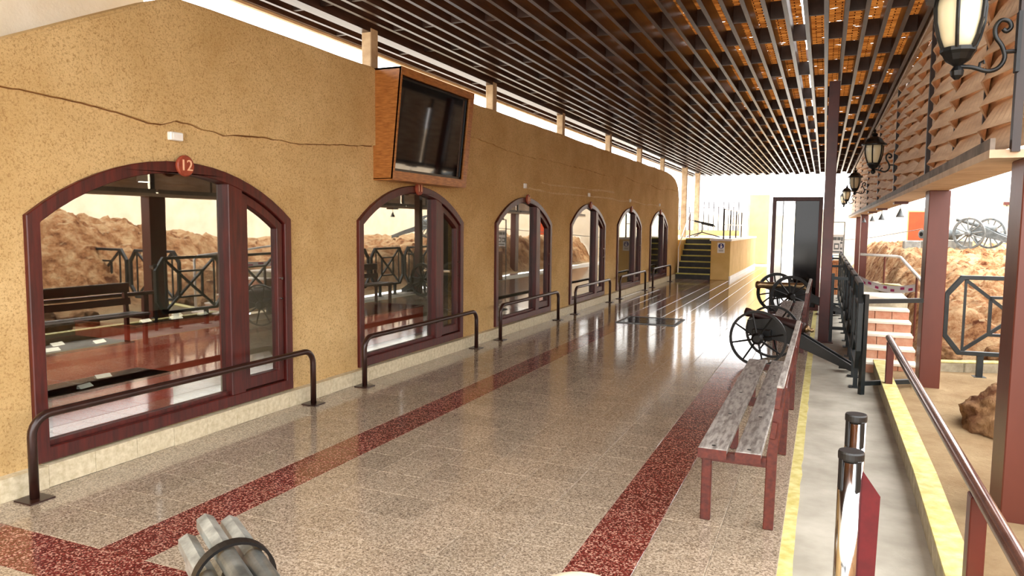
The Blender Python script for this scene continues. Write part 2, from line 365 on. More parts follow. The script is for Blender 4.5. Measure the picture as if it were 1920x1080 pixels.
# ---- walkway on the right, kerb, yard
wk = MB().box(-.142, .60, -4, 24, -.2, -.012).build('floor_walkway', 'concrete'); tag(wk, 'pale concrete walkway between the terrazzo and the kerb', 'walkway', kind='structure')
o = MB().prism([[(-.142, -4), (-.075, -4)]+[(-.075+.012*noise.noise(Vector((i*.9, 0, 0))), -4+i*.2) for i in range(1, 140)]+[(-.075, 24), (-.142, 24)]], XY, -.012, -.008).build('yellow_edge_line', 'yellow', wk)
pv_ = MB().box(-14, 16, 33, 70, -.2, -.006).build('floor_far', 'paving'); tag(pv_, 'bright pale paving beyond the end of the gallery', 'paving', kind='structure')
o = MB().box(-.142, .6, 24, 33, -.2, -.006).build('paving_strip', 'paving', pv_)
pb = MB().box(-14, 16, -30, -4, -.2, -.006).build('floor_near', 'paving'); tag(pb, 'pale paving behind the viewpoint', 'paving', kind='structure')
kb = thing('kerb', 'low concrete kerb painted yellow on top beside the walkway', 'kerb')
kx = lambda yy: .585 if yy > 5 else .585-.02*(5-yy)
yy = 2.0; i = 0
while yy < 9.4:
    L = 1.05; y1 = min(yy+L, 9.45); a0, a1 = kx(yy), kx(y1)
    MB().prism([[(a0, yy+.004), (a0+.125, yy+.004), (a1+.125, y1-.004), (a1, y1-.004)]], XY, -.05, .118).build('kerb_stone', 'kerb', kb, bevel=.01)
    MB().prism([[(a0-.002, yy+.004), (a0+.127, yy+.004), (a1+.127, y1-.004), (a1-.002, y1-.004)]], XY, .112, .125).build('yellow_top', 'yellow', kb, bevel=.004)
    yy = y1; i += 1
def sst(a, b_, x):
    t = min(max((x-a)/(b_-a), 0), 1); return t*t*(3-2*t)
def gh(x, y):
    n1 = noise.fractal(Vector((x*.8, y*.8, 0)), .9, 2.1, 5); n2 = noise.fractal(Vector((x*2.3+7, y*2.3, 1)), .8, 2.1, 4)
    edge = 9.9+.35*noise.noise(Vector((x*.7, 0, 5)))-.05*x
    plate = sst(edge, edge+1.0, y)*(.52+.04*(y-9.9) if y < 22 else .52+.04*12.1)
    kk = sst(12.3, 14.6, y); plate *= sst(1.0-.1*kk, 1.3+.5*kk, x)
    bank = sst(2.3, 4.6, x)*1.75*(1-.42*sst(9, 15, y))
    h = max(plate, bank)
    slope = sst(.08, .4, h)*(1-.55*sst(.95, 1.5, h) if plate > bank else 1)
    h += slope*(.16*n1+.06*n2+.16-.3*noise.turbulence(Vector((x*1.9, y*1.9, h*2)), 4, True, noise_basis='PERLIN_ORIGINAL'))
    return .03+h+.012*n1+.008*n2
gx = [.62+.065*i for i in range(70)]+[5.2+.2*i for i in range(12)]+[7.7+.5*i for i in range(18)]
gy = [-6+.22*i for i in range(32)]+[1.04+.11*i for i in range(75)]+[9.3+.06*i for i in range(80)]+[14.1+.11*i for i in range(42)]+[18.7+.25*i for i in range(58)]
vs_ = [(x, y, gh(x, y)) for y in gy for x in gx]; W_ = len(gx)
fs_ = [(j*W_+i, j*W_+i+1, (j+1)*W_+i+1, (j+1)*W_+i) for j in range(len(gy)-1) for i in range(W_-1)]
gm = bpy.data.meshes.new('ground'); gm.from_pydata(vs_, [], fs_); ground = link('ground', gm, M['sand'], smooth=True)
tag(ground, 'sandy yard rising to a rough orange rock bank', 'ground', kind='structure')

# ---- ceiling: battens, staggered noggings, reed mat
CZ0, CZ1 = 3.74, 3.92; RY0, RY1 = .5, 31.6
ce = thing('ceiling', 'dark batten ceiling under woven orange reed mats', 'ceiling', kind='structure')
bx_ = [-5.16+.1815*i for i in range(34)]
for i, x in enumerate(bx_):
    mb = MB(); y = RY0; off = R_.uniform(0, 3)
    mb.box(x-.021, x+.021, RY0, RY1, CZ0+R_.uniform(-.006, .006), CZ1); mb.build('batten', 'batten', ce)
nm = MB().box(-.0695, .0695, -.018, .018, CZ0+.008, CZ1).mesh('nogging'); nm.materials.append(M['nog'])
cnt = []
for i in range(33):
    xm = (bx_[i]+bx_[i+1])/2; y = 1.0+(i % 2)*1.0
    while y < 31.5: cnt.append((xm, y+R_.uniform(-.04, .04))); y += 2.0
cnt.sort(key=lambda q: q[1] if q[1] > 4.5 else 99)
far = MB()
for k, (xm, y) in enumerate(cnt):
    if k < 290:
        o = bpy.data.objects.new('nogging', nm); COL.objects.link(o); o.parent = ce; o.location = (xm, y, 0)
    else: far.box(xm-.0695, xm+.0695, y-.018, y+.018, CZ0+.008, CZ1)
o = far.build('distant_noggings', 'nog', ce); o['kind'] = 'stuff'
def sheet(x0, x1, name):
    nx = int((x1-x0)/.12)+1; ny = int((RY1-RY0)/.12)+1; v = []; f = []
    for j in range(ny+1):
        for i in range(nx+1):
            x = x0+(x1-x0)*i/nx; y = RY0+(RY1-RY0)*j/ny
            v.append((x+(.012*noise.noise(Vector((y*3, x0, 0))) if i in (0, nx) else 0), y, CZ1+.03+.012*noise.noise(Vector((x*3, y*3, 0)))))
    for j in range(ny):
        for i in range(nx): f.append((j*(nx+1)+i, j*(nx+1)+i+1, (j+1)*(nx+1)+i+1, (j+1)*(nx+1)+i))
    return MB().add(v, f).build(name, 'mat', ce)
sheet(-5.2, -.325, 'reed_mat'); sheet(-.285, 1.09, 'reed_mat')
MB().tube([(-.27, RY0, CZ1-.02), (-.27, RY1, CZ1-.02)], .022, 8).build('pole', 'steel_dark', ce)
for y in [1.0+3.4*i for i in range(10)]: MB().box(-5.2, .98, y-.045, y+.045, CZ1+.06, CZ1+.2).build('joist', 'nog', ce)
MB().box(-5.23, -5.185, RY0, RY1, CZ0-.02, CZ1+.1).build('edge_board', 'beam', ce)
MB().box(.885, .93, RY0, RY1, CZ0-.03, CZ1+.1).build('edge_board', 'beam', ce)
MB().box(-4.68, -4.56, RY0, RY1, CZ0-.05, CZ0-.008).build('wall_plate', 'batten', ce)

# ---- museum rooms behind the windows
MB_ = MB().box(-8.6, WX-.2, 2.3, 24, -.2, .12).build('floor_museum', 'inner_floor'); tag(MB_, 'grey museum floor behind the arched windows', 'floor', kind='structure')
o = MB().box(-8.6, WX-.2, 2.3, 24, 2.4, 2.5).build('ceiling_museum', 'inner_wall'); tag(o, 'museum room ceiling behind the arched windows', 'ceiling', kind='structure')
o = MB().box(-8.7, -8.6, 2.3, 24.1, .0, 2.5).build('wall_museum', 'inner_wall'); tag(o, 'museum back wall seen dimly through the glass', 'wall', kind='structure')
for i, y in enumerate([2.3, 5.72, 9.12, 12.55, 15.95, 19.35, 24]):
    o = MB().box(-8.6, WX-.2, y, y+.1, .12, 2.4).build('wall_partition', 'inner_wall'); tag(o, f'partition wall between museum rooms, number {i+1} from the viewpoint', 'wall', kind='structure')

# ---- windows
ordw = ['numbered 12, nearest', 'under the television', 'third along the ochre wall', 'fourth along the ochre wall', 'fifth along the ochre wall', 'last before the stairs']
def sub(poly_fn, ya, yb, bot, inset, n=8):
    # opening between ya and yb under the arch line poly_fn
    top = [(yb-(yb-ya)*i/n, poly_fn(yb-(yb-ya)*i/n)-0) for i in range(n+1)]
    return [(ya, bot), (yb, bot)]+top
for i, y0 in enumerate(WINY):
    y1 = y0+WW; wn = thing(f'window_{i+1}', f'arched dark mahogany window with reflecting glass, {ordw[i]}', 'window', kind='structure')
    out_, _ = arch(y0, y1, -.0, BOT); inn, zin = arch(y0, y1, .085, BOT+.09)
    MB().prism([out_, inn], YZ, WX-.09, WX+.035).build('outer_frame', 'frame', wn, bevel=.006)
    ym0, ym1 = y0+1.62, y0+1.775
    MB().box(WX-.085, WX+.03, ym0, ym1, BOT+.085, zin((ym0+ym1)/2)+.03).build('mullion', 'frame', wn, bevel=.006)
    # opening sash with its own frame
    _, z2 = arch(y0, y1, .095, BOT); _, z3 = arch(y0, y1, .165, BOT)
    o1 = sub(z2, ym1+.005, y1-.095, BOT+.1, 0); o2 = sub(z3, ym1+.07, y1-.165, BOT+.2, 0)
    sash = MB().prism([o1, o2], YZ, WX-.06, WX+.012).build('sash', 'frame', wn, bevel=.004)
    gr_ = MB().prism([o2], YZ, WX-.03, WX-.024).build('glass_pane', 'glass', sash)
    MB().tube([(WX+.012, y1-.125, 1.16), (WX+.03, y1-.125, 1.16)], .012, 10).build('lock', 'chrome', sash)
    MB().tube([(WX+.012, y1-.125, .98), (WX+.028, y1-.125, .98)], .009, 10).build('lock', 'chrome', sash)
    po = sub(zin, y0+.085, ym0, BOT+.09, 0, 14)
    MB().prism([po], YZ, WX-.042, WX-.036).build('glass_pane', 'glass', wn)
    MB().bar((WX-.03, y0+.085, BOT+.105), (WX-.03, ym0, BOT+.105), .05, .03).build('glazing_bead', 'frame', wn)
    # carved number disc over the crown
    yc = (y0+y1)/2-.0; zc = APX-.03; rr = .078
    pq = thing('number_plaque', f'round reddish wooden number plaque on the window {ordw[i]}', 'plaque', (WX+.035, yc, zc), 0, 'number plaques over the windows')
    MB().lathe([(rr*.96, 0), (rr, .006), (rr, .02), (rr*.9, .028)], 24, (0, 0, 0), (1, 0, 0)).build('disc', 'plaque', pq, smooth=False)
    num = str(12-i)
    for q, ch in enumerate(num):
        fc = bpy.data.curves.new('digit', 'FONT'); fc.body = ch; fc.size = .115; fc.align_x = 'CENTER'; fc.align_y = 'CENTER'; fc.extrude = .004; fc.resolution_u = 2
        fo = bpy.data.objects.new('tmp', fc); COL.objects.link(fo); dg = bpy.context.evaluated_depsgraph_get()
        me = bpy.data.meshes.new_from_object(fo.evaluated_get(dg)); bpy.data.objects.remove(fo)
        me.transform(Matrix(((0, 0, 1, .03), (1, 0, 0, (q-(len(num)-1)/2)*.058), (0, 1, 0, 0), (0, 0, 0, 1)))); me.materials.clear(); me.materials.append(M['digit']); link('digit', me, None, pq)

# ---- roof posts on the wall, tall brown columns, woven screens on the right
for k, y in enumerate([6.84, 9.98, 13.08, 16.35, 19.38, 22.37]):
    o = MB().box(-4.675, -4.555, y-.07, y+.07, 3.1, CZ0-.005).build('roof_post', 'postwood', bevel=.008)
    tag(o, f'short pale wooden post between wall top and roof, {["first", "second", "third", "fourth", "fifth", "sixth"][k]} from the viewpoint', 'post', 'short roof posts on the ochre wall')
for k, (y, x) in enumerate([(26.14, -4.6), (28.95, -4.6)]):
    o = MB().box(x-.09, x+.09, y-.09, y+.09, 1.27, CZ0-.005).build('tall_post', 'postwood', bevel=.01)
    tag(o, f'tall pale post on the stair platform, {["nearer to", "farther from"][k]} the ochre wall end', 'post', 'tall posts on the platform')
def hcol(name, x0, x1, y0, y1, z0, z1, mat, label):
    t = thing(name, label, 'column', ((x0+x1)/2, (y0+y1)/2, z0)); cx_, cy = (x0+x1)/2, (y0+y1)/2
    MB().box(x0-cx_, x1-cx_, y0-cy, y1-cy, 0, z1-z0).build('shaft', mat, t, bevel=.006)
    MB().box(x0-cx_-.06, x1-cx_+.06, y0-cy-.05, y1-cy+.05, 0, .012).build('base_plate', mat, t)
    return t
hcol('corridor_column', -.03, .115, 11.5, 11.64, -.012, CZ0-.01, 'red_steel', 'slim dark red steel post rising to the ceiling beside the second bench')
hcol('corridor_column', -.03, .115, 15.2, 15.34, -.012, CZ0-.01, 'red_steel', 'second slim red post, hidden in line behind the first')
hcol('corridor_column', -.03, .115, 19.1, 19.24, -.012, CZ0-.01, 'red_steel', 'third slim red post near the glass door')
UY = [.95, 4.72, 8.5, 12.25, 16.0, 19.75, 23.5, 27.25, 31.0]
hcol('yard_column', .965, 1.16, 4.7, 5.0, -.1, 2.04, 'steel_brown', 'broad brown steel column in the sand at the right edge')
hcol('yard_column', .95, 1.14, 8.45, 8.77, -.1, 2.04, 'steel_brown', 'broad brown steel column beside the brick stairs')
hcol('yard_column', .95, 1.14, 23.4, 23.7, -.1, 2.04, 'steel_brown', 'broad brown steel column beyond the brick stairs, nearer of the far pair')
hcol('yard_column', .95, 1.14, 27.1, 27.4, -.1, 2.04, 'steel_brown', 'broad brown steel column beyond the brick stairs, farther of the far pair')
ordp = ['', 'nearest', 'second', 'third', 'fourth', 'fifth', 'sixth', 'seventh', 'last']
PITCHS = .0745
for k in range(1, len(UY)-1):
    ya, yb = UY[k], UY[k+1]
    t = thing('woven_screen', f'basket-woven wooden slat screen hung under the roof edge, {ordp[k]} from the viewpoint', 'screen', (0, ya, 0), 0, 'woven screens along the yard side')
    L = yb-ya; n = 48; ns = 20; near_ = k in (0, 1, 2, 3)
    for ph in (0, 1):
        me = None
        v = []; f = []
        for j in range(n+1):
            yy = .035+(L-.07)*j/n; ub = yy/(L/3); fr_ = ub % 1; w_ = (1-abs(2*fr_-1))*(1 if (int(ub)+ph) % 2 else -1); xo = .99+.1*w_
            tl = .006
            h2 = .0745; tw = -.045*w_
            v += [(xo-tl-tw, yy, -h2), (xo+tl-tw, yy, -h2), (xo+tl+tw, yy, h2), (xo-tl+tw, yy, h2)]
        for j in range(n):
            for q in range(4): f.append((4*j+q, 4*j+(q+1) % 4, 4*j+4+(q+1) % 4, 4*j+4+q))
        f += [(0, 1, 2, 3), (4*n+3, 4*n+2, 4*n+1, 4*n)]
        me = MB().add(v, f).mesh('slat'); me.materials.append(M['slat'])
        for s_ in range(ph, ns+1, 2):
            o = bpy.data.objects.new('slat', me); COL.objects.link(o); o.parent = t; o.location = (0, R_.uniform(-.004, .004), 2.185+s_*PITCHS)
    for q in (1, 2): MB().box(.965, 1.005, L*q/3-.012, L*q/3+.012, 2.1, CZ0).build('rod', 'steel_dark', t)
    MB().box(.9, .94, -.03, .03, 2.07, CZ0-.03).build('upright', 'steel_dark', t)
    MB().box(.81, .835, .03, L-.03, 2.085, 2.15).build('bottom_board', 'greyboard', t)
    MB().box(.805, 1.12, .0, L, 2.04, 2.085).build('sill_beam', 'beam', t)
    MB().box(1.1, 1.13, .0, L, 3.5, CZ1+.12).build('top_board', 'greyboard', t)

# ================================================================== THINGS
# ---- barrier rails before the windows
rails = [(2.76, 5.33), (6.14, 8.73), (9.52, 12.0), (12.95, 15.35), (16.2, 18.75), (19.65, 22.1)]
for i, (a, b_) in enumerate(rails):
    t = thing('barrier_rail', f'low brown pipe rail on the floor before the arched window {ordw[i]}', 'rail', (-4.23, a, 0), 0, 'pipe rails before the windows')
    L = b_-a; h = .5; r = .12
    pts = [(0, 0, .01)]+[(0, r-r*math.cos(q*PI/12), h-r+r*math.sin(q*PI/12)) for q in range(7)]+[(0, L-r+r*math.sin(q*PI/12), h-r+r*math.cos(q*PI/12)) for q in range(7)]+[(0, L, .01)]
    MB().tube(pts, .026, 12).build('pipe', 'pipe', t, smooth=True)
    for yy in (0, L): MB().box(-.075, .075, yy-.075, yy+.075, .0005, .01).build('base_plate', 'pipe', t)
# ---- white boxes over the windows
for i, y0 in enumerate(WINY):
    if i == 1: continue
    yc = y0+WW/2-.05
    sz = (.115, .06) if i == 0 else (.07, .075)
    t = thing('wall_plate_box', f'small white plastic box on the plaster above the arched window {ordw[i]}', 'wall box', (WX+.013, yc, 2.27), 0, 'white boxes over the windows')
    MB().box(-.02, .022, -sz[0]/2, sz[0]/2, -sz[1]/2, sz[1]/2).build('case', 'white', t, bevel=.006)
    MB().box(.022, .025, -sz[0]*.3, sz[0]*.3, -sz[1]*.25, sz[1]*.25).build('front_plate', 'whitepaint', t)
# ---- television in its plywood cabinet
tvc = thing('tv_cabinet', 'tilted varnished plywood box holding a television high on the ochre wall', 'cabinet', (WX, 6.6, 0))
ZB, ZT, TW = 2.12, 3.265, 1.7; dB, dT = .235, .35; th = .075
side = [(.0, ZB), (dB, ZB), (dT, ZT), (0, ZT)]
for yy in (0, TW-.03): MB().prism([side], lambda a, b_, d: (a, d, b_), yy, yy+.03).build('side_panel', 'plywood', tvc)
def onface(z, inset=0): return dB+(dT-dB)*(z-ZB)/(ZT-ZB)-inset
fb = [(0.0, ZB), (TW, ZB), (TW, ZT), (0, ZT)]; fi = [(.03, ZB+.085), (TW-.1, ZB+.085), (TW-.1, ZT-.08), (.03, ZT-.08)]
def face(a, b_, d): return (onface(b_)+d, a, b_)
MB().prism([fb, fi], face, -.02, .004).build('front_frame', 'plywood', tvc)
MB().prism([[(0, 0), (dB, 0), (dB, TW), (0, TW)]], XY, ZB-.012, ZB+.01).build('bottom_panel', 'plywood', tvc)
MB().prism([[(0, 0), (dT, 0), (dT, TW), (0, TW)]], XY, ZT-.02, ZT).build('top_panel', 'plywood', tvc)
tv = thing('television', 'black flat television inside the plywood wall box', 'television', (WX, 6.6, 0))
te = [(.032, ZB+.088), (TW-.102, ZB+.088), (TW-.102, ZT-.085), (.032, ZT-.085)]; ti = [(.05, ZB+.115), (TW-.12, ZB+.115), (TW-.12, ZT-.105), (.05, ZT-.105)]
MB().prism([te, ti], face, -.08, -.035).build('bezel', 'tv', tv)
MB().prism([ti], face, -.07, -.045).build('screen', 'screen', tv)
# ---- grate in the floor
gt_ = thing('floor_hatch', 'dark glass floor hatch with a metal rim set in the terrazzo', 'hatch', (-2.73, 12.62, 0))
MB().prism([[(-.51, -.48), (.51, -.48), (.51, .48), (-.51, .48)], [(-.46, -.43), (.46, -.43), (.46, .43), (-.46, .43)]], XY, 0, .012).build('rim', 'greyiron', gt_)
MB().box(-.46, .46, -.43, .43, .0005, .008).build('dark_pane', 'darkpanel', gt_)
for q in range(-3, 4): MB().box(-.46, .46, q*.12-.006, q*.12+.006, .008, .011).build('bar', 'black', gt_)

# ---- benches
def bench(loc, L, label):
    t = thing('bench', label, 'bench', loc, 0, 'red benches along the walkway')
    D = .40; SH = .42
    for k, (y, fr) in enumerate([(0.03, 1), (L/2, 1), (L-.03, 1)]):
        MB().bar((-.17, y, 0), (-.17, y, SH-.03), .055, .045, (0, 1, 0)).build('leg', 'bench_red', t, bevel=.004)
        MB().prism([[(.14, 0), (.195, 0), (.2, SH), (.235, .8), (.19, .8), (.145, SH)]], XZ, y-.024, y+.024).build('rear_leg', 'bench_red', t, bevel=.004)
        MB().box(-.2, .19, y-.02, y+.02, SH-.075, SH-.022).build('seat_bearer', 'bench_red', t)
    for x0, x1 in ((-.215, -.06), (-.015, .12)):
        pl = MB().box(x0, x1, -.03, L+.03, SH-.022, SH+.008).build('seat_plank', 'seat', t, bevel=.004)
        for y in (.03, L*.27, L/2, L*.76, L-.03): MB().lathe([(.011, 0), (.011, .003)], 8, ((x0+x1)/2, y, SH+.0075)).build('bolt', 'black', pl)
        MB().box(x0, x1, -.036, -.03, SH-.05, SH+.004).build('end_board', 'bench_red', t)
    for z0, z1 in ((.52, .61), (.685, .80)):
        xo = .15+(z0-SH)*.1
        bp_ = MB().prism([[(xo, z0), (xo+.028, z0-.004), (xo+.028+(z1-z0)*.1, z1-.004), (xo+(z1-z0)*.1, z1)]], XZ, -.03, L+.03).build('back_plank', 'bench_red', t, bevel=.003)
    xo = .15+(.80-SH)*.1; MB().box(xo-.004, xo+.034, -.03, L+.03, .798, .812).build('back_cap', 'seat', t, bevel=.003)
    return t
bench((-.385, 4.11, 0), 2.95, 'long red-legged bench with weathered grey seat planks, nearest the viewpoint')
bench((-.385, 10.3, 0), 2.8, 'red-legged bench with grey seat standing beyond the small iron-wheeled cannon')

# ---- wheels and cannons
def wheel(t, c, axis, r, spokes, rim, mat, hub=.05, hubl=.09, spoke_r=.011, flat=None):
    ax = Vector(axis).normalized(); q = Vector((0, 0, 1)).rotation_difference(ax).to_matrix(); c = Vector(c)
    wh = thing('wheel', None, None); wh.parent = t; wh.location = c
    fl_ = flat or rim
    prof = [(r-rim*2, -fl_), (r, -fl_), (r, fl_), (r-rim*2, fl_)]; n = 40; v = []; f = []
    for k in range(n):
        a = 2*PI*k/n
        for rr, z in prof: v.append(q @ Vector((rr*math.cos(a), rr*math.sin(a), z)))
    for k in range(n):
        for j in range(4): f.append((k*4+j, k*4+(j+1) % 4, ((k+1) % n)*4+(j+1) % 4, ((k+1) % n)*4+j))
    MB().add(v, f).build('rim', mat, wh)
    MB().lathe([(hub*.6, -hubl), (hub, -hubl*.6), (hub, hubl*.6), (hub*.6, hubl)], 14, (0, 0, 0), ax).build('hub', mat, wh)
    for k in range(spokes):
        a = 2*PI*(k+.3)/spokes; d = q @ Vector((math.cos(a), math.sin(a), 0))
        MB().tube([d*hub*.8, d*(r-rim)], [spoke_r*1.25, spoke_r], 6).build('spoke', mat, wh)
    return wh
# small iron cannon: local +X is the muzzle direction
c1 = thing('cannon', 'small black iron cannon with thin eight-spoked wheels behind the nearest bench', 'cannon', (-.62, 9.42, 0), PI-.17)
for s in (-1, 1): wheel(c1, (0, s*.36, .335), (0, 1, 0), .335, 8, .014, 'black', .07, .05, .0105, .014)
MB().tube([(0, -.36, .335), (0, .36, .335)], .022, 10).build('axle', 'black', c1)
MB().lathe([(.05, 0), (.066, .02), (.07, .12), (.062, .2), (.056, .42), (.046, .66), (.052, .67), (.056, .7), (.05, .73), (.03, .73)], 20, (-.46, 0, .455), (.94, 0, .2)).build('barrel', 'rust', c1, smooth=True)
MB().lathe([(.012, 0), (.028, .02), (.02, .05), (.045, .07), (.05, .1)], 14, (-.56, 0, .433), (.94, 0, .2)).build('breech_knob', 'brass', c1, smooth=True)
for s in (-1, 1):
    MB().prism([[(.2, .36), (.2, .52), (-.1, .56), (-.38, .42), (-1.02, .07), (-1.02, .0), (-.4, .24), (-.1, .3)]], XZ, s*.075-.018, s*.075+.018).build('trail_cheek', 'black', c1, bevel=.004)
MB().box(-.98, -.86, -.075, .075, .03, .06).build('trail_end', 'black', c1)
MB().box(-.1, .12, -.16, .16, .28, .42).build('carriage_block', 'black', c1, bevel=.01)
# bronze gun with wooden wheels
c2 = thing('cannon', 'bronze-barrelled field gun on black wooden wheels beyond the second bench', 'cannon', (-.68, 14.85, 0), PI+.35)
for s in (-1, 1): wheel(c2, (0, s*.43, .385), (0, 1, 0), .385, 12, .028, 'black', .07, .1, .014, .024)
MB().tube([(0, -.4, .37), (0, .4, .37)], .03, 10).build('axle', 'black', c2)
MB().lathe([(.07, 0), (.085, .03), (.085, .1), (.075, .14), (.07, .45), (.058, .85), (.07, .88), (.075, .92), (.06, .94), (.035, .94)], 22, (-.42, 0, .53), (1, 0, .03)).build('barrel', 'brass', c2, smooth=True)
MB().lathe([(.015, 0), (.035, .03), (.02, .07), (.06, .1)], 14, (-.51, 0, .527), (1, 0, .03)).build('breech_knob', 'brass', c2, smooth=True)
for s in (-1, 1):
    MB().prism([[(.22, .34), (.2, .5), (-.1, .56), (-.4, .46), (-1.15, .09), (-1.15, .0), (-.4, .28), (-.1, .32)]], XZ, s*.1-.025, s*.1+.025).build('trail_cheek', 'black', c2, bevel=.004)
MB().box(-1.1, -.95, -.1, .1, .02, .07).build('trail_end', 'black', c2)
# grey field gun on the bank
zb = gh(3.7, 22.2)-.03
c3 = thing('cannon', 'grey field gun with large spoked wheels on top of the rock bank', 'cannon', (3.68, 22.2, zb), PI-.64)
for s in (-1, 1): wheel(c3, (0, s*.5, .4), (0, 1, 0), .4, 12, .026, 'greyiron', .075, .12, .016, .026)
MB().tube([(0, -.5, .4), (0, .5, .4)], .035, 10).build('axle', 'greyiron', c3)
MB().lathe([(.06, 0), (.085, .03), (.085, .15), (.07, .4), (.05, .95), (.06, 1.0), (.05, 1.02), (.03, 1.02)], 18, (-.4, 0, .5), (1, 0, .27)).build('barrel', 'greyiron', c3, smooth=True)
for s in (-1, 1):
    MB().prism([[(.2, .36), (.18, .55), (-.15, .58), (-.5, .4), (-1.3, .1), (-1.3, .0), (-.5, .24), (-.1, .32)]], XZ, s*.11-.03, s*.11+.03).build('trail_cheek', 'greyiron', c3)
MB().box(-1.25, -1.05, -.11, .11, .03, .09).build('trail_end', 'greyiron', c3)
z4 = gh(2.4, 22.0)
c4 = thing('cannon_barrel', 'grey iron cannon barrel lying on stone blocks on the bank', 'cannon', (2.42, 22.0, z4), 0)
MB().lathe([(.06, -.02), (.1, -.02), (.12, .0), (.1, .04), (.11, .2), (.14, .8), (.15, 1.1), (.08, 1.2), (.05, 1.3)], 18, (-.1, -.3, .465), (.75, .62, .0)).build('barrel', 'greyiron', c4, smooth=True)
MB().lathe([(.055, 0), (.055, .004)], 14, (-.117, -.315, .465), (-.75, -.62, 0)).build('bore', 'black', c4)
for k, (x, y) in enumerate([(-.3, -.3), (.13, .0), (.55, .33), (.98, .66)]):
    t = MB().box(-.2, .2, -.16, .16, -.12, .3-.0*k).build('stone_block', 'stone', bevel=.03); t.location = (2.4+x, 22.0+y, z4); t.rotation_euler = (0, 0, .2*k)
    tag(t, f'rough grey stone block under the cannon barrel on the bank, {["first", "second", "third", "fourth"][k]} from the left', 'stone', 'stone blocks on the bank')

# ---- stanchions
for k, (x, y, lb) in enumerate([(.1, 2.33, 'chrome queue post with black cap and red belt, nearest the viewpoint'), (.13, 2.81, 'chrome queue post with black cap standing just behind another')]):
    t = thing('queue_post', lb, 'queue post', (x, y, -.012), 0, 'chrome queue posts')
    MB().lathe([(.16, 0), (.16, .012), (.05, .03), (.034, .035)], 32).build('base', 'rubber', t)
    MB().lathe([(.0335, .03), (.0335, .99)], 28).build('tube', 'chrome', t, smooth=True)
    MB().lathe([(.0355, .985), (.0362, .99), (.0362, 1.005), (.034, 1.01)], 28).build('cap', 'rubber', t)
    for q in range(4):
        a = q*PI/2-.9
        cx_, cy = .0345*math.cos(a), .0345*math.sin(a)
        hh = MB().prism([[(-.008, .9), (-.005, .894), (.005, .894), (.008, .9), (.008, .988), (-.008, .988)]], XZ, -.0025, .0025).build('belt_slot', 'rubber', t, bevel=.002)
        hh.location = (cx_, cy, 0); hh.rotation_euler = (0, 0, a+PI/2)
    if k == 0:
        # belt pulled out towards the viewer and hanging limp
        MB().prism([[(.033, .955), (.082, .885), (.076, .5), (.06, .12), (.012, .12), (.03, .5)]], lambda a, b_, d: (a, -.006+d-.18*(.955-b_)*0, b_), -.0015, .0015).build('red_belt', 'belt', t)

# ---- handrail on the kerb
hr = thing('kerb_handrail', 'shiny brown pipe handrail on posts along the yellow kerb', 'handrail', (.645, 0, .12))
MB().tube([(0, .6, .43), (0, 2, .43), (0, 5, .43), (0, 8.2, .43), (0, 8.28, .43)], .031, 14).build('pipe', pm('polished_brown_pipe', (96, 62, 52), (120, 82, 68), .22, .55, 12), hr, smooth=True)
for y in (8.05, 3.55): MB().box(-.032, .032, y-.045, y+.045, 0, .41).build('post', 'red_steel', hr, bevel=.005)
MB().box(-.032, .032, .955, 1.045, 0, .41).build('post', 'red_steel', hr, bevel=.005)

# ---- black octagonal fence panels
def panel_proto():
    t = thing('fence_panel', '', 'fence')
    L, z0, z1, cx_, cz = 1.36, .24, 1.12, .15, .2; s = .045
    pts = [(cx_, z0), (L-cx_, z0), (L, z0+cz), (L, z1-cz), (L-cx_, z1), (cx_, z1), (0, z1-cz), (0, z0+cz)]
    cxm, czm = L/2, (z0+z1)/2
    inn = [(cxm+(a-cxm)*(1-2*s/L), czm+(b_-czm)*(1-2*s/(z1-z0))) for a, b_ in pts]
    MB().prism([pts, inn], YZ, -.025, .025).build('frame', 'fence', t, bevel=.004)
    for y in (.2, L-.2): MB().box(-.01, .01, y-.012, y+.012, z0+s*.6, z1-s*.6).build('bar', 'fence', t)
    MB().bar((0, .2, z0+.05), (0, L-.2, z1-.05), .035, .03, (1, 0, 0)).build('cross_brace', 'fence', t)
    MB().bar((.001, .2, z1-.05), (.001, L-.2, z0+.05), .035, .03, (1, 0, 0)).build('cross_brace', 'fence', t)
    a, b_, c_, d_ = .43, L-.43, .46, .90
    MB().prism([[(a, c_), (b_, c_), (b_, d_), (a, d_)], [(a+.03, c_+.03), (b_-.03, c_+.03), (b_-.03, d_-.03), (a+.03, d_-.03)]], YZ, -.016, .016).build('inner_square', 'fence', t)
    for y in (.38, L-.38):
        MB().box(-.022, .022, y-.03, y+.03, 0, z0+.01).build('leg', 'fence', t)
        MB().box(-.06, .06, y-.06, y+.06, 0, .01).build('foot_plate', 'fence', t)
    return t
fp = panel_proto(); FP = 1.43
for k in range(8):
    t = fp if k == 0 else copy_tree(fp)
    t.location = (.36, 8.0+k*FP, -.012)
    tag(t, f'black octagonal fence panel with crossed braces along the walkway, {["first", "second", "third", "fourth", "fifth", "sixth", "seventh", "eighth", "ninth", "tenth"][k]} from the viewpoint', 'fence', 'fence panels along the walkway')
for k, x in enumerate((1.25, 2.68, 4.11)):
    t = copy_tree(fp); t.location = (x, 9.3+.12*k, .03); t.rotation_euler = (0, 0, -PI/2+.08)
    tag(t, f'octagonal fence panel with crossed braces before the rock bank, {["beside the brown column", "second from the brown column", "third from the brown column"][k]}', 'fence', 'fence panels before the bank')
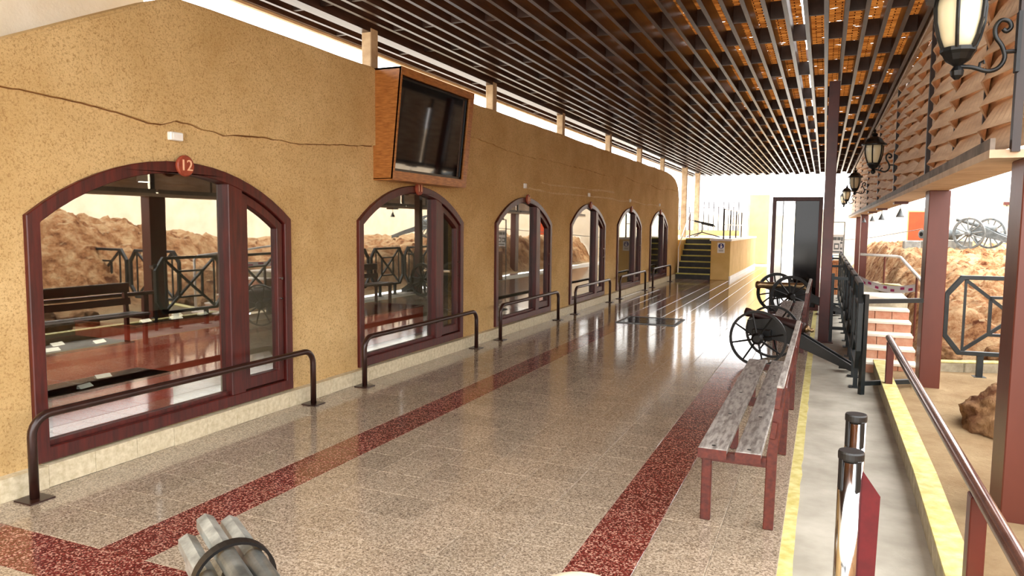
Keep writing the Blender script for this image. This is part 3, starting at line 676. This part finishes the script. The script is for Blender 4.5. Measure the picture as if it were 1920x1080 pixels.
for k, (x0, x1, y) in enumerate([(.385, .95, 8.03), (.115, .34, 11.57), (.115, .34, 15.27), (.115, .34, 19.17)]):
    t = thing('barrier_bars', ['pair of black bars closing the gap between fence and brown column', 'pair of black bars from the first red post to the fence', 'pair of black bars from the second red post to the fence', 'pair of black bars from the third red post to the fence'][k], 'barrier', (x0, y, 0), 0, 'black crossing bars')
    if k == 0: t.rotation_euler = (0, 0, .62); x1 = x0+.68
    for z in (.93, .1 if k == 0 else .2): MB().box(0, x1-x0, -.02, .02, z-.022, z+.022).build('bar', 'fence', t)
    MB().box(0, .045, -.022, .022, -.012, 1.0).build('end_post', 'fence', t)
# fence corner post
# ---- lanterns
def lantern():
    t = thing('wall_lantern', '', 'lantern')
    n = 6
    MB().lathe([(.012, 0), (.03, .02), (.034, .045), (.018, .07), (.03, .08), (.06, .1), (.075, .13), (.088, .145), (.088, .165)], n*2, (0, 0, 0)).build('finial_base', 'black', t)
    body = [(.082, .16), (.105, .22), (.124, .3), (.13, .38), (.124, .43)]
    MB().lathe([(r-.012, z) for r, z in body], 18).build('glass_shade', 'lampglass', t, smooth=True)
    for k in range(n):
        a = 2*PI*k/n+.3
        MB().tube([((r)*math.cos(a), (r)*math.sin(a), z) for r, z in body], .0105, 6).build('rib', 'black', t)
    MB().lathe([(.12, .42), (.17, .425), (.172, .44), (.13, .47), (.1, .52), (.05, .55), (.03, .56), (.045, .575), (.03, .6), (.012, .61), (.022, .63), (.006, .66)], 18).build('cap', 'black', t)
    pts = [(0, 0, .07), (.07, 0, .06), (.14, 0, .035), (.19, 0, .05), (.215, 0, .1), (.2, 0, .16), (.17, 0, .21), (.165, 0, .26), (.19, 0, .295), (.225, 0, .285), (.235, 0, .255), (.215, 0, .235), (.2, 0, .25)]
    br = MB().tube(spl(pts), .0115, 8).build('scroll_bracket', 'black', t, smooth=True)
    MB().tube([(.1, 0, .05), (.105, 0, .08), (.12, 0, .09), (.122, 0, .075)], .008, 6).build('curl', 'black', br)
    MB().tube([(.212, 0, .13), (.275, 0, .13)], .011, 8).build('stay', 'black', br)
    MB().box(.262, .28, -.03, .03, .02, .33).build('back_plate', 'black', t)
    return t
ln = lantern()
lt = ['nearest, at the upper right corner', 'second along the woven screens', 'third along the woven screens', 'fourth along the woven screens', 'farthest along the woven screens']
for k, y in enumerate([4.66, 12.22, 19.72, 27.2, 31.0]):
    t = ln if k == 0 else copy_tree(ln)
    t.location = (.62, y, 2.46); tag(t, f'black scroll-bracket lantern with cream glass, {lt[k]}', 'lantern', 'lanterns on the screen uprights')
# ---- small bell lamps under the screens
for k, y in enumerate([11.85, 15.6, 18.6, 22.4]):
    t = thing('bell_lamp', f'small grey bell-shaped lamp hanging under the screen sill, {["first", "second", "third", "fourth"][k]} beyond the brown column', 'lamp', (.98, y, 1.82), 0, 'bell lamps under the sill')
    MB().lathe([(.055, 0), (.05, .02), (.02, .09), (.008, .12)], 14).build('bell', 'greyiron', t, smooth=True)
    MB().tube([(0, 0, .11), (0, 0, .19)], .005, 6).build('rod', 'steel_dark', t)
    MB().box(-.09, .09, -.12, .12, .185, .22).build('plate', 'red_steel', t)

# ---- brick stairs to the bank
st = thing('brick_stairs', 'short stairs with pale treads and brick red risers up to the bank', 'stairs', (0, 0, 0))
for k in range(6):
    z = .115+.128*k; y = 9.32+.28*k; x0, x1 = .44, 1.03
    MB().box(x0, x1, y-.015, y+.3 if k < 5 else y+.76, z-.03, z).build('tread', 'tread', st, bevel=.004)
    for q in range(3):
        xa = x0+(x1-x0)*q/3
        MB().box(xa+.003, xa+(x1-x0)/3-.003, y, y+.29, max(z-.158, -.03), z-.03).build('brick', 'brickred', st, bevel=.004)
MB().box(.44, 1.03, 10.7, 11.45, -.1, .72).build('landing_base', 'kerb', st)
o = thing('cheek_wall', 'low beige block wall with a yellow edge above the brick stairs', 'wall', (0, 0, 0))
MB().prism([[(.5, 11.95), (.78, 11.95), (.78, 12.25), (.5, 12.25)]], XY, .55, .86).build('block', 'kerb', o, bevel=.01)
MB().prism([[(.78, 11.9), (.95, 11.5), (1.06, 11.5), (1.06, 12.25), (.78, 12.25)]], XY, .5, .84).build('block', 'kerb', o, bevel=.01)
MB().bar((.8, 11.86, .85), (1.04, 11.52, .85), .05, .02).build('yellow_edge', 'yellow', o)
sr = thing('stair_rail', 'thin painted pipe rail beside the brick stairs', 'handrail', (0, 0, 0))
MB().tube([(1.045, 9.42, 0), (1.045, 9.42, 1.0), (1.045, 9.5, 1.06), (1.03, 12.0, 1.24), (.98, 12.06, 1.25), (.5, 12.06, 1.27)], .02, 10).build('pipe', 'whitepaint', sr, smooth=True)
MB().tube([(.83, 12.06, .8), (.83, 12.06, 1.25)], .014, 8).build('post', 'steel_brown', sr)
MB().tube([(1.035, 9.9, .3), (1.035, 9.9, 1.08)], .014, 8).build('post', 'steel_brown', sr)
# barrier tape
tp_ = thing('barrier_tape', 'sagging white barrier tape with magenta print across the brick stairs', 'tape', (0, 0, 0))
A, B_ = Vector((.385, 11.7, 1.0)), Vector((1.03, 9.95, .95)); v = []; f = []; n = 24
for i in range(n+1):
    t_ = i/n; p_ = A.lerp(B_, t_); p_.z -= .1*4*t_*(1-t_); w2 = .045
    v += [(p_.x, p_.y, p_.z-w2), (p_.x, p_.y, p_.z+w2)]
    if i: f.append((2*i-2, 2*i, 2*i+1, 2*i-1))
MB().add(v, f).build('ribbon', 'tape', tp_)
nv = (B_-A).normalized().cross(Vector((0, 0, 1)))
if nv.dot(-(A+B_)/2) < 0: nv = -nv
for s_, zo in [(.08, .01), (.2, -.015), (.3, .012), (.42, -.01), (.55, .015), (.66, -.012), (.8, .012), (.91, -.01)]:
    pts = []
    for q in (0, .035, .07):
        t_ = s_+q*.8; p_ = A.lerp(B_, t_); p_.z -= .1*4*t_*(1-t_)-zo; pts.append(p_+nv*.002)
    v = [];
    for p_ in pts: v += [(p_.x, p_.y, p_.z-.018), (p_.x, p_.y, p_.z+.014)]
    MB().add(v, [(0, 2, 3, 1), (2, 4, 5, 3)]).build('print', 'tapeprint', tp_)
# ---- rocks
def rock(loc, r, sc, seed, label):
    bm = bmesh.new(); bmesh.ops.create_icosphere(bm, subdivisions=4, radius=1)
    for v in bm.verts:
        d = noise.fractal(v.co*1.3+Vector((seed, 0, 0)), .8, 2.1, 5)*.34+abs(noise.noise(v.co*3+Vector((0, seed, 0))))*.22
        v.co = Vector((v.co.x*sc[0], v.co.y*sc[1], v.co.z*sc[2]))*r*(1+d)
    me = bpy.data.meshes.new('boulder'); bm.to_mesh(me); bm.free()
    o = link('boulder', me, M['rock'], None, True); o.location = loc; return tag(o, label, 'rock', 'boulders in the yard')
rock((1.36, 6.95, .12), .27, (.95, 1.2, .75), 1, 'large rough orange boulder in the sand before the fence')
rock((1.66, 7.8, .1), .2, (1.2, 1, .8), 5, 'smaller boulder behind the large one in the sand')
rock((1.95, 10.05, .15), .16, (1.2, 1, .8), 9, 'dark rock at the foot of the bank behind the fence')
rock((1.42, 10.05, .14), .12, (1.2, 1, .9), 12, 'small rock at the foot of the bank near the brown column')
k2 = thing('bank_kerb', 'curved low yellowish kerb at the foot of the rock bank', 'kerb', (0, 0, 0))
kp = [(1.17, 9.52), (1.5, 9.62), (1.9, 9.78), (2.4, 9.9), (3.1, 9.95)]
for i in range(4):
    (a, b_), (c_, d_) = kp[i], kp[i+1]
    MB().bar((a, b_, .07), (c_, d_, .07), .14, .14).build('kerb_stone', 'kerb', k2, bevel=.01)
    MB().bar((a, b_, .145), (c_, d_, .145), .142, .012).build('yellow_top', 'yellow', k2)

# ---- far end: platform, stairs, machine gun
pf = thing('stair_platform', 'ochre raised platform at the end of the gallery', 'platform', (0, 0, 0))
MB().box(-3.26, -2.67, 23.5, 32.4, -.0, 1.22).build('body', 'ochre_paint', pf, bevel=.01)
MB().box(-9, -3.26, 25.45, 32.4, 0, 1.22).build('body', 'ochre_paint', pf)
MB().box(-4.6, -4.33, 24.3, 25.45, 0, 1.22).build('body', 'ochre_paint', pf)
MB().box(-3.3, -2.64, 23.47, 32.43, 1.22, 1.28).build('coping', 'whitepaint', pf); MB().box(-9, -3.3, 25.45, 32.43, 1.22, 1.28).build('coping', 'whitepaint', pf)
MB().box(-2.69, -2.655, 23.48, 32.43, 0, .13).build('skirting', 'whitepaint', pf)
es = thing('entrance_stairs', 'dark steps with yellow nosings climbing to the platform', 'stairs', (0, 0, 0))
for k in range(7):
    y = 23.5+.28*k; z = 1.27*(k+1)/7
    MB().box(-4.33, -3.265, y, 25.5, z-1.27/7, z).build('step', 'step', es)
    MB().box(-4.33, -3.265, y-.012, y+.03, z-.035, z+.004).build('nosing', 'nosing', es)
pr = thing('platform_rail', 'dark post railing with pale rails on the platform edge', 'railing', (-2.9, 23.6, 1.28))
for k, y in enumerate((0, 1.7, 3.4, 5.2)): MB().box(-.02, .02, y-.02, y+.02, 0, .95).build('post', 'steel_dark', pr)
for z in (.45, .93): MB().box(-.015, .015, 0, 5.2, z-.015, z+.015).build('rail', 'whitepaint', pr)
sl = thing('stair_handrail', 'pale sloping handrail at the left of the dark steps', 'handrail', (-4.28, 23.6, 0))
MB().tube([(0, 0, 0), (0, 0, 1.0), (0, 2.0, 2.15), (0, 2.7, 2.15)], .02, 8).build('pipe', 'whitepaint', sl); MB().tube([(0, 2.0, 1.27), (0, 2.0, 2.15)], .02, 8).build('post', 'steel_brown', sl)
sg = thing('safety_sign', 'small white sign with a blue disc on the platform front', 'sign', (-2.95, 23.5, 1.02))
MB().box(-.11, .11, -.008, 0, -.17, .15).build('plate', 'white', sg)
MB().lathe([(.085, 0), (.085, .003)], 24, (0, -.008, .045), (0, -1, 0)).build('blue_disc', 'sign_blue', sg)
MB().lathe([(.02, 0), (.02, .002)], 14, (0, -.011, .09), (0, -1, 0)).build('figure_head', 'white', sg)
MB().prism([[(-.03, -.02), (.03, -.02), (.04, .05), (-.02, .065)]], XZ, -.0135, -.011).build('figure_body', 'white', sg)
for z in (-.08, -.11): MB().box(-.07, .07, -.0095, -.008, z-.007, z+.007).build('text_line', 'print', sg)
mg = thing('machine_gun', 'dark machine gun on a low tripod on the platform', 'gun', (-4.1, 27, 1.3))
MB().tube([(-.55, 0, .63), (-.2, 0, .55)], [.014, .018], 8).build('barrel', 'greyiron', mg); MB().tube([(-.25, 0, .562), (.05, 0, .495)], .035, 10).build('cooling_jacket', 'iron', mg)
MB().bar((.0, 0, .5), (.42, 0, .405), .06, .1).build('receiver', 'iron', mg); MB().bar((.42, 0, .42), (.48, 0, .35), .03, .04).build('grip', 'iron', mg)
MB().tube([(0.02, 0, .15), (.02, 0, .46)], .022, 8).build('pintle', 'iron', mg)
for a, b_ in ((-.45, -.3), (-.3, .35), (.65, 0)): MB().tube([(.02, 0, .16), (a, b_, 0)], .018, 8).build('tripod_leg', 'iron', mg)
pk = thing('picket_railing', 'thin iron picket railing behind the platform', 'railing', (-6.4, 33, 0))
for k in range(15): MB().tube([(k*.21, 0, 1.2), (k*.21, 0, 2.75)], .02, 6).build('picket', 'steel_dark', pk)
for z in (1.5, 2.5): MB().box(0, 2.95, -.012, .012, z-.012, z+.012).build('rail', 'steel_brown', pk)
MB().box(-3, 3.0, -.1, .1, 0, 1.5).build('dwarf_wall', 'pale_yellow', pk)
yp = MB().prism([[(-3.2, 0), (-2.35, 0), (-2.35, 3.14), (-3.2, 3.14)]], XZ, 35, 35.6).build('yellow_pillar', 'pale_yellow', bevel=.02); tag(yp, 'pale yellow painted pillar beyond the platform', 'pillar')
lw = MB().prism([[(-4.6, 0), (-3.25, 0), (-3.25, 2.9), (-3.5, 2.5), (-4.6, 1.3)]], XZ, 35.2, 35.5).build('sloping_wall', 'cream'); tag(lw, 'pale sloping wall beside the yellow pillar', 'wall')

# ---- glass door standing at the end
dr = thing('door_1', 'dark red framed glass door panel at the end of the gallery', 'door', (-1.0, 15.85, 0), 0, kind='structure')
Wd = .945
MB().prism([[(0, 0), (Wd, 0), (Wd, 2.27), (0, 2.27)], [(.07, .06), (Wd-.07, .06), (Wd-.07, 2.19), (.07, 2.19)]], XZ, -.05, .05).build('frame', 'frame', dr, bevel=.006)
MB().box(.07, .2, -.01, .01, .06, 2.19).build('side_pane', 'frosted', dr)
MB().box(.2, .215, -.015, .015, .06, 2.19).build('stile', 'greyiron', dr)
MB().box(.43, .45, -.02, .02, .06, 2.19).build('stile', 'greyiron', dr)
MB().box(.45, Wd-.07, -.012, .012, .06, 2.19).build('dark_pane', 'darkpanel', dr)
MB().box(.215, .43, -.012, .012, 2.13, 2.19).build('head_pane', 'frosted', dr)

# ---- information desk
cb = thing('wooden_counter', 'brown wooden counter beyond the red post on the walkway', 'counter', (.25, 20.2, -.012))
MB().box(-.15, .16, -.2, .2, 0, .82).build('body', 'crate', cb, bevel=.006); MB().box(-.17, .18, -.22, .22, .82, .86).build('top', 'crate', cb)
for x in (-.05, .06): MB().box(x-.004, x+.004, -.206, -.2, .02, .8).build('joint', 'steel_dark', cb)
bl = MB().lathe([(.05, 0), (.055, .05), (.05, .12), (.02, .16)], 12, (0, 0, 0)).build('blue_bundle', 'cloth'); bl.location = (.17, 20.1, .848); tag(bl, 'small blue bundle on the wooden counter', 'cloth')
ib = thing('notice_board', 'white notice board with grey printed pictures above the wooden counter', 'board', (.27, 20.6, -.012))
MB().prism([[(-.2, .95), (.2, .95), (.2, 1.83), (-.2, 1.83)], [(-.18, .97), (.18, .97), (.18, 1.81), (-.18, 1.81)]], XZ, -.02, .02).build('frame', 'greyiron', ib)
MB().box(-.18, .18, -.01, .01, 1.0, 1.5).build('panel', 'white', ib)
for k, (x, z, a, b_) in enumerate([(-.13, 1.4, .03, .04), (-.03, 1.4, .05, .04), (.07, 1.4, .04, .04), (.14, 1.39, .02, .05), (-.12, 1.2, .05, .07), (.02, 1.2, .06, .08), (.13, 1.22, .03, .1), (0, 1.06, .15, .02)]):
    MB().box(x-a, x+a, -.013, -.01, z-b_, z+b_).build('picture', 'print', ib)
    if 3 < k < 7: MB().box(x-a*.6, x+a*.6, -.015, -.013, z-b_*.5, z+b_*.5).build('picture_inset', 'whitepaint', ib)
for x in (-.19, .19): MB().box(x-.012, x+.012, -.012, .012, 0, .96).build('leg', 'greyiron', ib)

# ---- walls closing the yard
def fwall(name, pts, y0, y1, mat, label): return tag(MB().prism([pts], XZ, y0, y1).build(name, mat), label, 'wall', kind='structure')
fwall('wall_far', [(-.2, 0), (9, 0), (9, 2.9), (5.2, 2.9), (5.2, 2.5), (-.2, 2.44)], 33, 33.3, 'cream', 'cream wall closing the yard behind the bank')
o = MB().prism([[(-6, 0), (33, 0), (33, 3.4), (-6, 3.0)]], YZ, 9, 9.3).build('wall_right', 'cream'); tag(o, 'cream wall along the far side of the yard', 'wall', kind='structure')
od = thing('door_2', 'plain orange door in the cream yard wall', 'door', (3.42, 33, 1.0), kind='structure')
MB().box(-.38, .38, -.03, .0, .2, 1.33).build('leaf', 'orange', od); MB().box(-.42, .42, -.02, .0, .18, 1.38).build('surround', 'pale_yellow', od); MB().box(.28, .32, -.05, -.03, .7, .74).build('handle', 'greyiron', od)
cb_ = MB().tube([(.1, 31, 1.15), (1.5, 28, 1.35), (2.32, 21.65, 1.66)], .012, 6).build('cable', 'greyiron'); tag(cb_, 'thin grey cable strung across the yard to the bank', 'cable')
fo = thing('floodlight', 'small reddish floodlight on the cream yard wall', 'lamp', (6.3, 33, 2.65)); MB().box(-.12, .12, -.16, -.02, -.05, .06).build('housing', 'red_steel', fo); MB().box(-.02, .02, -.02, 0, -.1, .02).build('bracket', 'greyiron', fo)
fwall('wall_distance', [(-14, 0), (16, 0), (16, 2.6), (-14, 2.6)], 60, 60.3, 'cream', 'distant pale wall beyond the gallery')

# ---- display in the first rooms
for k, (x0, x1, y0, y1, z1, lb) in enumerate([(-5.2, -4.8, 3.28, 4.29, .44, 'low salmon plinth just behind the nearest window'), (-6.3, -5.55, 2.9, 4.55, .6, 'wide salmon plinth in the middle of the nearest room'), (-6.4, -5.6, 4.62, 5.65, .72, 'tall salmon plinth at the right of the nearest room'), (-6.1, -5.2, 6.6, 9.0, .5, 'salmon plinth behind the window under the television')]):
    t = thing('display_plinth', lb, 'plinth', ((x0+x1)/2, (y0+y1)/2, .12), 0, 'salmon display plinths'); hx, hy = (x1-x0)/2, (y1-y0)/2
    MB().box(-hx, hx, -hy, hy, 0, z1-.12).build('body', 'salmon', t, bevel=.005)
    MB().box(-hx-.005, hx+.005, -hy-.005, hy+.005, z1-.135, z1-.12).build('top_panel', 'plaque', t)  # top coloured darker than the body, a reflection's dark look painted in
cards = [(-4.9, 3.6, .44), (-5.1, 3.9, .44), (-5.7, 3.1, .6), (-5.75, 3.6, .6), (-5.68, 3.9, .6), (-5.9, 4.1, .6), (-5.72, 4.35, .6), (-5.75, 4.85, .72), (-5.7, 5.15, .72), (-5.85, 5.3, .72), (-5.72, 5.5, .72)]
for k, (x, y, z) in enumerate(cards):
    o = MB().prism([[(-.02, 0), (.02, 0), (-.015, .025)]], XZ, -.06, .06).build('label_card', 'white'); o.location = (x, y, z); o.rotation_euler = (0, 0, R_.uniform(-.2, .2))
    tag(o, ['small white label card, left one on the low salmon plinth', 'small white label card, right one on the low salmon plinth', 'white label card at the left end of the wide salmon plinth', 'white label card, second from the left on the wide salmon plinth', 'white label card in the middle of the wide salmon plinth', 'white label card, fourth from the left on the wide salmon plinth', 'white label card at the right end of the wide salmon plinth', 'white label card at the left end of the tall salmon plinth', 'white label card, second from the left on the tall salmon plinth', 'white label card, third from the left on the tall salmon plinth', 'white label card at the right end of the tall salmon plinth'][k], 'card', 'label cards in the nearest room')
bdp = thing('slanted_panel', 'dark red slanted display panel at the left of the nearest room', 'panel', (-6.9, 3.3, .12))
MB().prism([[(-.3, .3), (.3, .3), (.1, 1.15), (-.1, 1.15)]], XZ, -.35, .35).build('board', 'frame', bdp); MB().box(-.25, .25, -.3, .3, 0, .3).build('foot', 'frame', bdp)
for k, (x, y) in enumerate([(-5.6, 4.3), (-5.6, 4.75), (-5.6, 7.6), (-5.6, 8.0)]):
    t = thing('spot_lamp', ['left spot lamp hanging in the nearest room', 'right spot lamp hanging in the nearest room', 'left spot lamp hanging behind the window under the television', 'right spot lamp hanging behind the window under the television'][k], 'lamp', (x, y, 2.0), 0, 'spot lamps in the museum')
    MB().tube([(0, 0, .12), (0, 0, .4)], .008, 8).build('stem', 'white', t); MB().lathe([(.06, 0), (.055, .05), (.03, .1), (.01, .13)], 14).build('shade', 'white', t, smooth=True)
    e, ent, eb = new_mat('spot_bulb'); eb.inputs['Emission Color'].default_value = (1, .9, .75, 1); eb.inputs['Emission Strength'].default_value = 8
    MB().lathe([(.045, -.004), (.045, .0)], 12).build('bulb', e, t)
    ld = bpy.data.lights.new('spot_light', 'SPOT'); ld.energy = 45; ld.color = (1, .88, .7); ld.spot_size = 1.5; ld.spot_blend = .6; ld.shadow_soft_size = .05
    lo = bpy.data.objects.new('spot_light', ld); COL.objects.link(lo); lo.parent = t; lo.location = (0, 0, -.02)

# ---- gatling muzzle in the foreground, and the pale rounded post
gd = Vector((-.84, .54, 0)).normalized(); ang = math.atan2(gd.y, gd.x)
gg = thing('gatling_gun', 'bundle of bare steel gun barrels held by a ring, at the bottom left', 'gun', (-1.0, 1.02, 0), ang)
GZ = .975
for k in range(6):
    a = 2*PI*k/6+.28; cy, cz = .05*math.cos(a), GZ+.05*math.sin(a)
    MB().lathe([(.019, -1.0), (.019, .0)], 16, (0, cy, cz), (1, 0, 0)).build('barrel', 'gunmetal', gg, smooth=True)
    q = MB().lathe([(.0195, 0), (.0195, .19), (.01, .191), (.01, .16)], 6, (0, cy, cz), (1, 0, 0)).build('octagonal_muzzle', 'gunmetal', gg)
v = []; n = 36
MB().prism([[(.077*math.cos(2*PI*k/n), .077*math.sin(2*PI*k/n)) for k in range(n)], [(.0715*math.cos(2*PI*k/n), .0715*math.sin(2*PI*k/n)) for k in range(n)]], lambda a, b_, d: (d, a, GZ+b_), -.012, .012).build('ring_band', 'iron', gg)
MB().lathe([(.02, -.6), (.02, .02)], 12, (0, 0, GZ), (1, 0, 0)).build('center_rod', 'iron', gg)
MB().lathe([(.1, -1.35), (.11, -1.3), (.11, -.98), (.095, -.96)], 20, (0, 0, GZ), (1, 0, 0)).build('breech_housing', 'iron', gg)
MB().tube([(-1.1, 0, 0), (-1.1, 0, GZ-.08)], .05, 12).build('pedestal', 'iron', gg); MB().lathe([(.25, 0), (.25, .015), (.08, .05)], 20, (-1.1, 0, 0)).build('pedestal_foot', 'iron', gg)
wp = thing('wooden_post', 'pale bare wooden post with a rounded top at the bottom edge', 'post', (-.5, 1.6, 0))
MB().lathe([(.125, 0), (.125, .7), (.117, .755), (.09, .79), (.05, .806), (.01, .81)], 24).build('shaft', 'beige', wp, smooth=True)
MB().lathe([(.013, 0), (.011, .004)], 10, (.03, -.045, .793), (.2, -.4, 1)).build('nail_hole', 'black', wp)
